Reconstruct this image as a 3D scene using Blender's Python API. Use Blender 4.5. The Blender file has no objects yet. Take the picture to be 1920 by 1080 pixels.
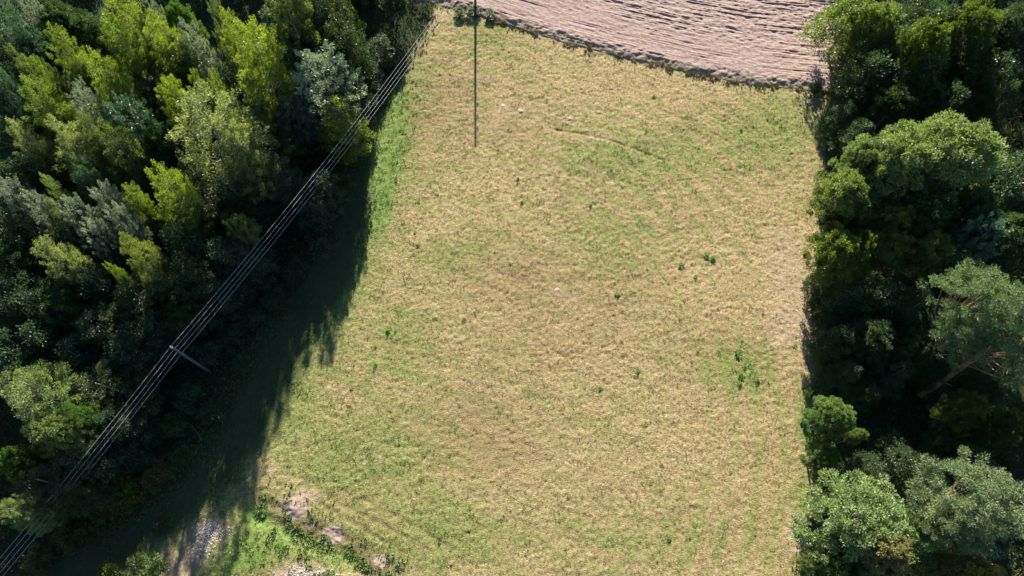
import bpy, math, random
import numpy as np
from mathutils import Vector, Matrix

# ---------------------------------------------------------------- camera, sky, sun, exposure
SC = bpy.context.scene
COL = SC.collection
CAM_H = 70.0
TILT = math.radians(22)
cam_d = bpy.data.cameras.new('camera')
cam_d.lens = 24; cam_d.sensor_width = 36; cam_d.clip_end = 3000; cam_d.clip_start = 0.5
cam = bpy.data.objects.new('camera', cam_d); COL.objects.link(cam)
cam.location = (0, 0, CAM_H); cam.rotation_euler = (TILT, 0, 0)
SC.camera = cam

SUN_EL = math.radians(22.3)
SUN_AZ = math.radians(0.0)            # towards +Y, clockwise positive
w = bpy.data.worlds.new('World'); SC.world = w; w.use_nodes = True
nt = w.node_tree
sky = nt.nodes.new('ShaderNodeTexSky'); sky.sky_type = 'NISHITA'; sky.sun_disc = False
sky.sun_elevation = SUN_EL; sky.sun_rotation = SUN_AZ
sky.air_density = 0.7; sky.dust_density = 0.3; sky.ozone_density = 4.0
bg = nt.nodes['Background']; bg.inputs['Strength'].default_value = 0.06
nt.links.new(sky.outputs[0], bg.inputs['Color'])
sd = bpy.data.lights.new('sun', 'SUN'); sd.energy = 5.0; sd.angle = math.radians(0.5); sd.color = (1.0, 0.93, 0.82)
so = bpy.data.objects.new('sun', sd); COL.objects.link(so)
sdir = Vector((math.sin(SUN_AZ)*math.cos(SUN_EL), math.cos(SUN_AZ)*math.cos(SUN_EL), math.sin(SUN_EL)))
so.rotation_euler = sdir.to_track_quat('Z', 'Y').to_euler(); so.location = (0, 60, 60)
SC.view_settings.view_transform = 'Standard'; SC.view_settings.look = 'None'
SC.view_settings.gamma = 1; SC.view_settings.exposure = 1.95
SC.cycles.max_bounces = 6; SC.cycles.diffuse_bounces = 3; SC.cycles.transmission_bounces = 3; SC.cycles.transparent_max_bounces = 4

# ---------------------------------------------------------------- surveying helper: sight line -> metres
cT, sT = math.cos(TILT), math.sin(TILT)
def at(px, py, z=0.0):
    x = px-960.0; y = 540.0-py; f = 1280.0
    ry = y*cT+f*sT; rz = y*sT-f*cT
    k = (CAM_H-z)/-rz
    return (x*k, ry*k)

# ---------------------------------------------------------------- numpy noise
def _hash(ix, iy, seed):
    n = (ix.astype(np.int64)*374761393 + iy.astype(np.int64)*668265263 + seed*1442695041) & 0xffffffff
    n = ((n ^ (n >> 13))*1274126177) & 0xffffffff
    n = n ^ (n >> 16)
    return (n & 0xffffff)/float(0xffffff)
def vnoise(x, y, seed=0):
    x = np.asarray(x, float); y = np.asarray(y, float)
    ix = np.floor(x); iy = np.floor(y); fx = x-ix; fy = y-iy
    fx = fx*fx*(3-2*fx); fy = fy*fy*(3-2*fy)
    a = _hash(ix, iy, seed); b = _hash(ix+1, iy, seed); c = _hash(ix, iy+1, seed); d = _hash(ix+1, iy+1, seed)
    return (a*(1-fx)+b*fx)*(1-fy)+(c*(1-fx)+d*fx)*fy
def fbm(x, y, seed=0, oct=3):
    r = 0; a = 1.0; t = 0
    for o in range(oct):
        r = r+a*vnoise(x*(2**o)+o*17.3, y*(2**o)-o*9.1, seed+o); t += a; a *= .5
    return r/t
def smooth(a, b, v):
    t = np.clip((v-a)/(b-a), 0, 1); return t*t*(3-2*t)

# ---------------------------------------------------------------- lines of the land (metres)
bank = [at(*p) for p in [(700,-30),(870,12),(960,40),(1060,70),(1160,96),(1300,128),(1420,150),(1545,163),(1700,178)]]
bank_x = np.array([p[0] for p in bank]); bank_y = np.array([p[1] for p in bank])
def bank_Y(x): return np.interp(x, bank_x, bank_y)
wood_w = [at(*p) for p in [(250,1500),(60,1100),(180,1010),(300,920),(380,830),(425,740),(478,650),(548,545),(605,440),(645,340),(688,240),(750,130),(815,10),(840,-60),(880,-200),(900,-400)]]
ww_y = np.array([p[1] for p in wood_w]); ww_x = np.array([p[0] for p in wood_w])
def woodW(y): return np.interp(y, ww_y, ww_x)
wood_e = [at(*p) for p in [(1450,1500),(1500,1080),(1535,960),(1535,800),(1545,690),(1552,600),(1550,400),(1552,250),(1560,150),(1570,0),(1575,-200)]]
we_y = np.array([p[1] for p in wood_e]); we_x = np.array([p[0] for p in wood_e])
def woodE(y): return np.interp(y, we_y, we_x)

def seg_dist(x, y, pts):
    d = np.full(x.shape, 1e9)
    for (ax, ay), (bx, by) in zip(pts[:-1], pts[1:]):
        vx, vy = bx-ax, by-ay; L = vx*vx+vy*vy
        t = np.clip(((x-ax)*vx+(y-ay)*vy)/L, 0, 1)
        d = np.minimum(d, np.hypot(x-ax-t*vx, y-ay-t*vy))
    return d
ruts = [([at(*p) for p in [(1040,243),(1085,251),(1140,262),(1185,278),(1240,300)]], .09, .17),
        ([at(*p) for p in [(1235,205),(1300,232),(1360,262),(1400,290)]], .05, .18),
        ([at(*p) for p in [(1330,190),(1400,230),(1450,275)]], .05, .18),
        ([at(*p) for p in [(470,925),(560,975),(650,1010),(750,1075)]], .12, .5),
        ([at(*p) for p in [(590,940),(680,990),(760,1040)]], .07, .2),
        ([at(*p) for p in [(600,925),(700,975),(800,1030)]], .06, .2),([at(*p) for p in [(640,920),(740,965),(850,1030)]], .06, .2)]
ditch = [at(*p) for p in [(430,905),(470,965),(530,990),(600,1020),(660,1050),(720,1110)]]
def relief(x, y):
    z = .35*(fbm(x/22, y/22, 5)-.5) + .10*(fbm(x/4.2, y/4.2, 9)-.5)
    for pts, dep, wd in ruts:
        d = seg_dist(x, y, pts); z = z-dep*np.exp(-(d/wd)**2)*(.4+.9*vnoise(x/1.3, y/1.3, 77))
    d = seg_dist(x, y, ditch); z = z-.35*np.exp(-(d/1.0)**2)
    return z
def clods(x, y):
    n = fbm(x/.42, y/.34, 21, 2); m = fbm(x/1.6, y/1.2, 31, 2); q = fbm(x/3.0, y/2.6, 37, 2)
    h = fbm(x/.24, y/.20, 27, 1)
    return .11*(n-.5)*(.55+.8*np.clip(q*1.6-.4, 0, 1))+.06*(h-.5)+.06*(m-.5)
def height(x, y):
    z = relief(x, y); d = y-bank_Y(x)
    return z-.05*smooth(-2.5, -.8, d)-.12*smooth(.1, .6, d)
def plough_h(x, y):
    d = (y-bank_Y(x))
    s = d*.955
    rough = smooth(4.0, 9.0, d+2.2*(fbm(x/7, y/3, 51)-.5)+.09*(x-15))
    wob = .22*(fbm(x/6, s/2.0, 40)-.5)
    fur = (np.sin(2*np.pi*(s+wob)/.95)+.9*np.sin(2*np.pi*(s+.3*wob)/.37))*np.clip(fbm(x/5, s/.9, 43, 2)*3-1.1, 0, 1)
    cl = fbm(x/.55, s/.30, 61, 3)-.5
    c2 = fbm(x/1.7, s/.5, 71, 2)-.5
    c3 = np.clip(fbm(x/2.6, s/.7, 47, 2)*3.4-1.6, 0, 1)
    z = .34*smooth(-1.2, .9, d+1.1*(fbm(x/1.1, y/1.1, 83, 3)-.5)) + rough*(.04*fur+.20*cl+.09*c2-.06*c3)+(1-rough)*(.022*fur+.09*cl+.05*c2-.06*c3*np.abs(fur))
    ridge = np.exp(-((d-.1)/.9)**2)*(.26*(fbm(x/.55, y/.45, 81, 3)-.35))
    return relief(x, y)*.9+z+ridge-.04

# ---------------------------------------------------------------- object helpers
def tag(o, label=None, cat=None, group=None, kind=None):
    if label: o['label'] = label
    if cat: o['category'] = cat
    if group: o['group'] = group
    if kind: o['kind'] = kind
    return o
def mesh_np(name, V, F, mat=None, smoothf=False, attr=None, fattr=None):
    V = np.asarray(V, np.float32).reshape(-1, 3); F = np.asarray(F, np.int32); k = F.shape[1]
    me = bpy.data.meshes.new(name)
    me.vertices.add(len(V)); me.vertices.foreach_set('co', V.ravel())
    me.loops.add(F.size); me.loops.foreach_set('vertex_index', F.ravel())
    me.polygons.add(len(F)); me.polygons.foreach_set('loop_start', np.arange(0, F.size, k, dtype=np.int32))
    me.polygons.foreach_set('loop_total', np.full(len(F), k, np.int32))
    if smoothf: me.polygons.foreach_set('use_smooth', np.ones(len(F), bool))
    me.update(calc_edges=True)
    if attr is not None:
        for nm, arr in attr.items():
            a = me.color_attributes.new(nm, 'FLOAT_COLOR', 'POINT'); a.data.foreach_set('color', np.asarray(arr, np.float32).ravel())
    if fattr is not None:
        for nm, arr in fattr.items():
            a = me.attributes.new(nm, 'FLOAT', 'FACE'); a.data.foreach_set('value', np.asarray(arr, np.float32))
    if mat: me.materials.append(mat)
    return me
def link(name, me, parent=None, loc=(0, 0, 0)):
    o = bpy.data.objects.new(name, me); COL.objects.link(o); o.location = loc
    if parent: o.parent = parent
    return o
def empty(name, loc=(0, 0, 0), rz=0.0, sc=(1, 1, 1)):
    o = bpy.data.objects.new(name, None); COL.objects.link(o); o.location = loc; o.rotation_euler = (0, 0, rz); o.scale = sc
    o.empty_display_size = .3
    return o
class MB:
    def __init__(s): s.v = []; s.f = []
    def tube(s, pts, rad, n=8, cap=True):
        pts = [Vector(p) for p in pts]
        if not hasattr(rad, '__len__'): rad = [rad]*len(pts)
        base = len(s.v); prev = None
        for i, p in enumerate(pts):
            t = (pts[min(i+1, len(pts)-1)]-pts[max(i-1, 0)]).normalized()
            a = Vector((1, 0, 0)) if abs(t.x) < .8 else Vector((0, 1, 0))
            if prev is None: u = t.cross(a).normalized()
            else: u = (prev-t*prev.dot(t)).normalized()
            prev = u; v = t.cross(u)
            for k in range(n):
                an = 2*math.pi*k/n; s.v.append(tuple(p+(u*math.cos(an)+v*math.sin(an))*rad[i]))
        for i in range(len(pts)-1):
            for k in range(n):
                a = base+i*n+k; b = base+i*n+(k+1) % n; s.f.append((a, b, b+n, a+n))
        if cap:
            s.f.append(tuple(base+k for k in range(n))[::-1]); e = base+(len(pts)-1)*n; s.f.append(tuple(e+k for k in range(n)))
    def lathe(s, prof, c=(0, 0, 0), n=10):
        base = len(s.v)
        for r, z in prof:
            for k in range(n):
                an = 2*math.pi*k/n; s.v.append((c[0]+r*math.cos(an), c[1]+r*math.sin(an), c[2]+z))
        for i in range(len(prof)-1):
            for k in range(n):
                a = base+i*n+k; b = base+i*n+(k+1) % n; s.f.append((a, b, b+n, a+n))
        s.f.append(tuple(base+k for k in range(n))[::-1]); e = base+(len(prof)-1)*n; s.f.append(tuple(e+k for k in range(n)))
    def build(s, name, mat, parent=None, sm=True):
        me = bpy.data.meshes.new(name); me.from_pydata(s.v, [], s.f)
        if sm: me.polygons.foreach_set('use_smooth', [True]*len(me.polygons))
        me.materials.append(mat); me.update()
        return link(name, me, parent) if parent != 'mesh' else me

# ---------------------------------------------------------------- materials
def new_mat(name):
    m = bpy.data.materials.new(name); m.use_nodes = True
    n = m.node_tree.nodes; l = m.node_tree.links
    b = n['Principled BSDF']; out = n['Material Output']
    return m, n, l, b, out
def noise(n, l, co, scale, detail=3, rough=.55, sx=None):
    t = n.new('ShaderNodeTexNoise'); t.inputs['Scale'].default_value = scale; t.inputs['Detail'].default_value = detail; t.inputs['Roughness'].default_value = rough
    l.new(co, t.inputs['Vector']); return t.outputs['Fac']
def ramp(n, l, fac, stops):
    r = n.new('ShaderNodeValToRGB'); e = r.color_ramp.elements
    while len(e) < len(stops): e.new(.5)
    for i, (p, c) in enumerate(stops): e[i].position = p; e[i].color = (*c, 1) if len(c) == 3 else c
    l.new(fac, r.inputs['Fac']); return r.outputs['Color']
def mixc(n, l, fac, a, b, mode='MIX'):
    m = n.new('ShaderNodeMix'); m.data_type = 'RGBA'; m.blend_type = mode
    for sock, v in ((m.inputs[0], fac), (m.inputs[6], a), (m.inputs[7], b)):
        if isinstance(v, (int, float)): sock.default_value = v
        elif isinstance(v, tuple): sock.default_value = (*v, 1)
        else: l.new(v, sock)
    return m.outputs[2]
def math_(n, l, op, a, b=None, clamp=False):
    m = n.new('ShaderNodeMath'); m.operation = op; m.use_clamp = clamp
    for sock, v in ((m.inputs[0], a), (m.inputs[1], b)):
        if v is None: continue
        if isinstance(v, (int, float)): sock.default_value = v
        else: l.new(v, sock)
    return m.outputs[0]

STRAW = (.31, .235, .125); STRAW2 = (.40, .315, .20); OLIVE = (.155, .155, .055); GREEN = (.085, .16, .028); PINK = (.42, .31, .235); BROWN = (.20, .135, .07)
def ground_mat():
    m, n, l, b, out = new_mat('meadow_ground')
    co = n.new('ShaderNodeTexCoord').outputs['Object']
    at_ = n.new('ShaderNodeVertexColor'); at_.layer_name = 'mask'
    sep = n.new('ShaderNodeSeparateColor'); l.new(at_.outputs['Color'], sep.inputs[0])
    R, G, B, A = sep.outputs[0], sep.outputs[1], sep.outputs[2], at_.outputs['Alpha']
    n1 = noise(n, l, co, 4.2, 5, .72); n2 = noise(n, l, co, .35, 3); n3 = noise(n, l, co, 1.1, 3, .6)
    n4 = noise(n, l, co, 1.9, 4, .75)
    base = ramp(n, l, n1, [(.34, (.06, .042, .022)), (.43, (.21, .155, .068)), (.55, (.335, .262, .122)), (.66, (.46, .375, .21))])
    base = mixc(n, l, ramp(n, l, n4, [(.45, (0, 0, 0)), (.65, (.75, .75, .75))]), base, mixc(n, l, n1, (.20, .145, .085), (.42, .335, .21)))
    g1 = noise(n, l, co, 2.1, 4, .7)
    gf = math_(n, l, 'ADD', g1, math_(n, l, 'MULTIPLY', math_(n, l, 'SUBTRACT', R, .40), .6))
    gf = math_(n, l, 'ADD', gf, math_(n, l, 'MULTIPLY', math_(n, l, 'SUBTRACT', n2, .5), .35))
    gm = ramp(n, l, gf, [(.44, (0, 0, 0)), (.62, (1, 1, 1))])
    gcol = ramp(n, l, n1, [(.33, (.055, .08, .02)), (.5, (.14, .175, .045)), (.68, (.24, .28, .085))])
    c = mixc(n, l, math_(n, l, 'MULTIPLY', gm, .8), base, gcol)
    vv = ramp(n, l, math_(n, l, 'ADD', R, math_(n, l, 'MULTIPLY', math_(n, l, 'SUBTRACT', g1, .5), 1.2)), [(.9, (0, 0, 0)), (1.4, (1, 1, 1))])
    c = mixc(n, l, math_(n, l, 'MULTIPLY', vv, .75), c, mixc(n, l, n1, (.06, .12, .02), (.17, .26, .06)))
    pk = ramp(n, l, math_(n, l, 'ADD', math_(n, l, 'MULTIPLY', n3, .6), math_(n, l, 'MULTIPLY', G, .75)), [(.45, (0, 0, 0)), (.75, (1, 1, 1))])
    c = mixc(n, l, math_(n, l, 'MULTIPLY', pk, .8), c, mixc(n, l, n1, (.30, .215, .16), PINK))
    br = math_(n, l, 'MULTIPLY', math_(n, l, 'SUBTRACT', 1.0, A), .75)
    c = mixc(n, l, br, c, BROWN)
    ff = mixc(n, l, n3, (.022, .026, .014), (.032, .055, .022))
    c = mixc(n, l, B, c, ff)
    l.new(c, b.inputs['Base Color']); b.inputs['Roughness'].default_value = .95; b.inputs['Specular IOR Level'].default_value = .1
    bp = n.new('ShaderNodeBump'); bp.inputs['Strength'].default_value = 1.0; bp.inputs['Distance'].default_value = .14
    l.new(noise(n, l, co, 7.5, 5, .75), bp.inputs['Height']); l.new(bp.outputs[0], b.inputs['Normal'])
    return m
def plough_mat():
    m, n, l, b, out = new_mat('ploughed_soil')
    co = n.new('ShaderNodeTexCoord').outputs['Object']
    at_ = n.new('ShaderNodeVertexColor'); at_.layer_name = 'mask'
    sep = n.new('ShaderNodeSeparateColor'); l.new(at_.outputs['Color'], sep.inputs[0])
    n1 = noise(n, l, co, 3.0, 5, .65); n2 = noise(n, l, co, .5, 3)
    c = ramp(n, l, n1, [(.3, (.15, .108, .090)), (.5, (.245, .182, .152)), (.72, (.33, .252, .215))])
    c = mixc(n, l, math_(n, l, 'MULTIPLY', n2, .35), c, (.30, .21, .17))
    dry = ramp(n, l, math_(n, l, 'ADD', math_(n, l, 'MULTIPLY', n1, .6), sep.outputs[0]), [(.75, (0, 0, 0)), (1.05, (1, 1, 1))])
    c = mixc(n, l, dry, c, mixc(n, l, n1, (.15, .12, .075), (.30, .25, .16)))
    l.new(c, b.inputs['Base Color']); b.inputs['Roughness'].default_value = .95; b.inputs['Specular IOR Level'].default_value = .1
    bp = n.new('ShaderNodeBump'); bp.inputs['Strength'].default_value = .6; bp.inputs['Distance'].default_value = .07
    l.new(noise(n, l, co, 6.5, 4, .7), bp.inputs['Height']); l.new(bp.outputs[0], b.inputs['Normal'])
    return m
def leaf_mat(name, gloss=.35, trans=.4, var=.5):
    m, n, l, b, out = new_mat(name)
    oi = n.new('ShaderNodeObjectInfo'); co = n.new('ShaderNodeTexCoord').outputs['Object']
    a = n.new('ShaderNodeAttribute'); a.attribute_name = 'leafvar'
    n1 = noise(n, l, co, .75, 2)
    v = math_(n, l, 'ADD', math_(n, l, 'MULTIPLY', a.outputs['Fac'], .55), math_(n, l, 'MULTIPLY', n1, .45))
    f = ramp(n, l, v, [(.15, (1-var, 1-var, 1-var*.8)), (.5, (1, 1, 1)), (.85, (1+var*.9, 1+var*.6, 1+var*.3))])
    c = mixc(n, l, 1.0, oi.outputs['Color'], f, 'MULTIPLY')
    l.new(c, b.inputs['Base Color']); b.inputs['Roughness'].default_value = .42; b.inputs['Specular IOR Level'].default_value = gloss
    tr = n.new('ShaderNodeBsdfTranslucent')
    tc = mixc(n, l, 1.0, c, (1.1, 1.2, .5), 'MULTIPLY'); l.new(tc, tr.inputs['Color'])
    mx = n.new('ShaderNodeMixShader'); mx.inputs[0].default_value = trans
    l.new(b.outputs[0], mx.inputs[1]); l.new(tr.outputs[0], mx.inputs[2]); l.new(mx.outputs[0], out.inputs['Surface'])
    return m
def vcol_mat(name, rough=.8, trans=.25):
    m, n, l, b, out = new_mat(name)
    a = n.new('ShaderNodeVertexColor'); a.layer_name = 'tint'
    l.new(a.outputs['Color'], b.inputs['Base Color']); b.inputs['Roughness'].default_value = rough; b.inputs['Specular IOR Level'].default_value = .2
    tr = n.new('ShaderNodeBsdfTranslucent'); l.new(a.outputs['Color'], tr.inputs['Color'])
    mx = n.new('ShaderNodeMixShader'); mx.inputs[0].default_value = trans
    l.new(b.outputs[0], mx.inputs[1]); l.new(tr.outputs[0], mx.inputs[2]); l.new(mx.outputs[0], out.inputs['Surface'])
    return m
def plain_mat(name, col, col2=None, rough=.7, scale=4, metal=0, stretch=(1, 1, 1)):
    m, n, l, b, out = new_mat(name)
    tc = n.new('ShaderNodeTexCoord').outputs['Object']; mp = n.new('ShaderNodeMapping'); mp.inputs['Scale'].default_value = stretch; l.new(tc, mp.inputs[0])
    f = noise(n, l, mp.outputs[0], scale, 4, .6)
    l.new(mixc(n, l, f, col, col2 or col), b.inputs['Base Color']); b.inputs['Roughness'].default_value = rough; b.inputs['Metallic'].default_value = metal
    bp = n.new('ShaderNodeBump'); bp.inputs['Strength'].default_value = .3; bp.inputs['Distance'].default_value = .02; l.new(f, bp.inputs['Height']); l.new(bp.outputs[0], b.inputs['Normal'])
    return m
M_ground = ground_mat(); M_plough = plough_mat()
M_leaf = leaf_mat('leaf_soft', .3, .42, .55); M_silver = leaf_mat('leaf_silver', .6, .2, .5); M_needle = leaf_mat('needles', .12, .2, .5)
M_tint = vcol_mat('grass_blades')
M_bark = plain_mat('grey_bark', (.10, .08, .06), (.20, .17, .14), .9, 5, 0, (1, 1, .3))
M_birch = plain_mat('birch_bark', (.10, .09, .08), (.36, .34, .31), .8, 3)
M_pine = plain_mat('pine_bark', (.26, .11, .055), (.55, .27, .14), .9, 5, 0, (1, 1, .35))
M_pole = plain_mat('concrete_pole', (.045, .045, .05), (.09, .09, .095), .9, 5)
M_metal = plain_mat('galvanised_bracket', (.3, .31, .32), (.45, .46, .47), .4, 8, .8)
M_wire = plain_mat('aluminium_wire', (.50, .50, .51), (.62, .62, .63), .5, 2, .1)
M_porc = plain_mat('porcelain', (.75, .76, .78), (.85, .85, .86), .25, 4)
M_stone = plain_mat('stone', (.42, .37, .34), (.62, .57, .55), .9, 3)
M_soil = plain_mat('pale_dry_soil', (.24, .17, .12), (.36, .265, .20), .95, 5)

# ---------------------------------------------------------------- ground: one sheet to the horizon
def axis(lo, hi, step, far):
    a = list(np.arange(lo, hi+1e-6, step)); g = step
    l = [lo]; 
    while l[-1] > -far: g *= 1.35; l.append(l[-1]-g)
    g = step; r = [a[-1]]
    while r[-1] < far: g *= 1.35; r.append(r[-1]+g)
    return np.array(l[::-1][:-1]+a+r[1:])
def grid_faces(nx, ny):
    i = np.arange((ny-1)*nx).reshape(ny-1, nx)[:, :-1].ravel()
    return np.stack([i, i+1, i+1+nx, i+nx], 1)
def blob(x, y, px, py, rpx, rpy=None, z=0):
    cx, cy = at(px, py); ex = abs(at(px+rpx, py)[0]-cx); ey = abs(at(px, py-(rpy or rpx))[1]-cy)
    return np.exp(-(((x-cx)/ex)**2+((y-cy)/ey)**2))
GREENS = [(705,270,40,60,1.7),(735,205,22,40,1.2),(705,370,26,60,1.1),(650,500,30,80,.5),(610,600,30,60,.3),(560,760,40,90,.25),(440,1045,60,45,.8),(520,1015,60,30,.6),(640,1045,80,25,.5),(480,960,35,30,.7),
          (750,850,120,90,.22),(820,1000,160,60,.35),(1150,450,120,80,.25),(1240,290,130,60,.3),(1450,240,90,60,.4),(1390,690,60,50,.45),(1510,800,18,40,.7),(1530,700,20,50,.3),(740,640,90,80,.22),(1250,1010,200,60,.2),
          (860,480,80,50,.2),(780,130,40,60,.2),(900,70,50,30,.25),(1100,300,90,30,.2),(640,870,80,60,.3),(1500,940,20,60,.5)]
PINKS = [(1490,520,50,140,.42),(1460,620,60,60,.38),(1500,1010,30,80,.7),(1420,480,80,60,.2),(552,950,30,20,1.3),(622,1003,22,15,1.2),(716,1053,18,12,1.2),(560,1075,50,22,1.1),(575,925,25,12,.6),
         (943,199,9,5,1),(978,208,8,5,1),(1066,224,8,5,1),(1120,258,40,6,.8),(1045,545,9,9,.9),(1075,560,25,12,.5),(850,435,60,8,.35),(1050,840,220,80,.2),(700,860,60,30,.3),(390,1000,50,45,.7),(330,1060,60,30,.6),(900,80,120,25,.25),(1300,520,140,80,.16),(500,880,30,30,.4)]
BROWNS = [(990,520,130,60,.34),(900,790,110,60,.34),(850,170,70,60,.28),(1030,640,150,60,.26),(800,230,40,60,.25),(960,250,60,25,.3),(1190,560,80,60,.2),(940,860,80,40,.25),(1330,620,60,40,.15)]
def masks(x, y):
    g = np.full(x.shape, .30)+.22*(fbm(x/9, y/7, 101)-.5); p = np.zeros(x.shape); br = np.zeros(x.shape)
    for (px, py, rx, ry, s) in GREENS: g = g+1.25*s*blob(x, y, px, py, rx, ry)
    for (px, py, rx, ry, s) in PINKS: p = p+.8*s*blob(x, y, px, py, rx, ry)
    for (px, py, rx, ry, s) in BROWNS: br = br+1.7*s*blob(x, y, px, py, rx, ry)
    dw = x-woodW(y); de = woodE(y)-x
    g = g+.75*np.exp(-np.clip(dw-3, 0, None)/3.0)*(1-smooth(50, 60, y))
    # mown arcs in the upper right of the meadow
    cx, cy = at(760, 760); rr = np.hypot(x-cx, (y-cy)); arc = .5+.5*np.sin(rr*2*np.pi/2.4+2*fbm(x/6, y/6, 7))
    g = g+.24*(arc-.5)*smooth(24, 34, rr); br = br+.22*(1-arc)*smooth(24, 34, rr)
    st = .5+.5*np.sin((x*.42+y*.9)*2*np.pi/3.1+4*fbm(x/14, y/14, 8)); g = g+.12*(st-.5)*(1-smooth(24, 34, rr)); br = br+.10*(1-st)*(1-smooth(24, 34, rr))
    for pts, dep, wd in ruts: br = br+.7*np.exp(-(seg_dist(x, y, pts)/(wd*1.1))**2)
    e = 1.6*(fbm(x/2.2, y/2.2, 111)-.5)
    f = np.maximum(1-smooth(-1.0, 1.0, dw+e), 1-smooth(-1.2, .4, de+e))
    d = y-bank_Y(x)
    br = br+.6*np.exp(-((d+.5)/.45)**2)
    lw = np.interp(y, [0, 30, 40, 48, 60], [7, 6.5, 4, 1, .2]); strip_shade = 1-smooth(lw*.7, lw*1.15, dw+2*(fbm(x/3, y/3, 19)-.5))  # green strip by the west wood, its shade darkened into the ground colour
    f = np.maximum(f, .85*strip_shade); g = np.minimum(g+.3*strip_shade, 1.5-.9*strip_shade)
    return np.clip(g, 0, 1.5), np.clip(p, 0, 1), np.clip(f, 0, 1), np.clip(1-br, 0, 1)
xs = axis(-58, 46, .14, 900); ys = axis(-4, 74, .14, 900)
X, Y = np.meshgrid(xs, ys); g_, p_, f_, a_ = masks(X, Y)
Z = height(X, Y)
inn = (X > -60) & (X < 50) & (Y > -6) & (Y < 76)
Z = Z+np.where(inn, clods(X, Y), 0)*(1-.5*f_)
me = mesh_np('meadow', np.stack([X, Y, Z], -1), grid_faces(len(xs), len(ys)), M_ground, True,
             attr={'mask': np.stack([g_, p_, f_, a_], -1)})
tag(link('meadow', me), kind='structure', label='mown straw-coloured hay meadow with green and bare patches between two woods')
# ploughed field: its own sheet lying on the step above the bank
px_ = np.arange(-13, 52, .10); dd = np.concatenate([np.arange(-1.3, 14, .09), np.arange(14, 60, 1.5)])
PX, DD = np.meshgrid(px_, dd); PY = bank_Y(PX)+DD
fade = smooth(-1.3, -.7, DD)
PZ = (height(PX, PY)-.12)*(1-fade)+plough_h(PX, PY)*fade
mk = np.stack([np.exp(-((DD+.45+.5*(fbm(PX/1.5, PY/1.5, 131)-.5))/.55)**2)*.95, np.zeros(PX.shape), np.zeros(PX.shape), np.ones(PX.shape)], -1)
me = mesh_np('ploughed_field', np.stack([PX, PY, PZ], -1), grid_faces(len(px_), len(dd)), M_plough, True, attr={'mask': mk})
tag(link('ploughed_field', me), kind='structure', label='pale pinkish ploughed soil with furrows and clods above the meadow bank')

# ---------------------------------------------------------------- meadow stubble (stuff)
rng = np.random.default_rng(4)
def blades(x, y, z, hgt, wid, lean, cols, nb, rng):
    N = len(x); x = np.repeat(x, nb); y = np.repeat(y, nb); z = np.repeat(z, nb); hgt = np.repeat(hgt, nb)*rng.uniform(.6, 1.2, N*nb)
    wid = np.repeat(wid, nb); cols = np.repeat(cols, nb, 0)*rng.uniform(.8, 1.2, (N*nb, 1))
    a = rng.uniform(0, 2*np.pi, N*nb); ln = lean*rng.uniform(.3, 1.3, N*nb)*hgt
    dx, dy = np.cos(a), np.sin(a); ox = dx*wid*.8*rng.random(N*nb); oy = dy*wid*.8*rng.random(N*nb)
    b1 = np.stack([x+ox-dy*wid/2, y+oy+dx*wid/2, z-.03], 1); b2 = np.stack([x+ox+dy*wid/2, y+oy-dx*wid/2, z-.03], 1)
    tp = np.stack([x+ox+dx*ln, y+oy+dy*ln, z+hgt], 1)
    V = np.stack([b1, b2, tp], 1).reshape(-1, 3); F = np.arange(len(V)).reshape(-1, 3)
    C = np.concatenate([np.repeat(cols, 3, 0), np.ones((len(V), 1))], 1)
    return V, F, C
def zfield(x, y): return height(x, y)+clods(x, y)
N = 150000
tx = rng.uniform(-50, 45, N); ty = rng.uniform(-3.5, 72, N)
dw = tx-woodW(ty); de = woodE(ty)-tx; keep = (dw > -.5) & (de > -.6) & (ty < bank_Y(tx)-.6)
tx, ty = tx[keep], ty[keep]; g, p, f, a = masks(tx, ty)
dens = np.clip(1-.75*p, 0, 1)*np.clip(fbm(tx/.7, ty/.6, 17, 3)*4.4-1.75, .04, 1); k2 = rng.random(len(tx)) < dens
tx, ty, g, a = tx[k2], ty[k2], g[k2], a[k2]
gr = (.5*rng.random(len(tx))+.5*np.clip(fbm(tx/1.1, ty/.9, 23, 2)*2.6-.8, 0, 1) < np.clip(g*.85-.03, .04, .97))
pal_s = np.array([[.34, .265, .115], [.43, .35, .19], [.23, .175, .075], [.22, .21, .07]]); pal_g = np.array([[.11, .17, .035], [.16, .21, .06], [.08, .13, .03], [.20, .24, .08]])
cs = pal_s[rng.integers(0, 4, len(tx))]; cg = pal_g[rng.integers(0, 4, len(tx))]
lw = np.interp(ty, [0, 30, 40, 48, 60], [7, 6.5, 4, 1, .2]); strip_shade = np.clip(1-smooth(lw*.7, lw*1.15, tx-woodW(ty)+2*(fbm(tx/3, ty/3, 19)-.5)), 0, 1)[:, None]
cg = cg*(1-.6*strip_shade); cs = cs*(1-.85*strip_shade)+.85*strip_shade*np.array([.055, .085, .03])  # tufts in the strip take greener, darker colours that carry its shade
viv = .8*np.clip((g-1.0)/.45, 0, 1)[:, None]; cg = cg*(1-viv)+viv*np.array([.13, .23, .045])
cols = np.where(gr[:, None], cg, cs)
hh = rng.uniform(.035, .09, len(tx))+.06*(g > .8)+.05*gr*rng.random(len(tx))
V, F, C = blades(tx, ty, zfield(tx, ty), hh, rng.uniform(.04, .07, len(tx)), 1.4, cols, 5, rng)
tag(link('meadow_grass', mesh_np('meadow_grass', V, F, M_tint, attr={'tint': C})), kind='stuff', label='short dry and green grass tufts covering the meadow', cat='grass')

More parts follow.
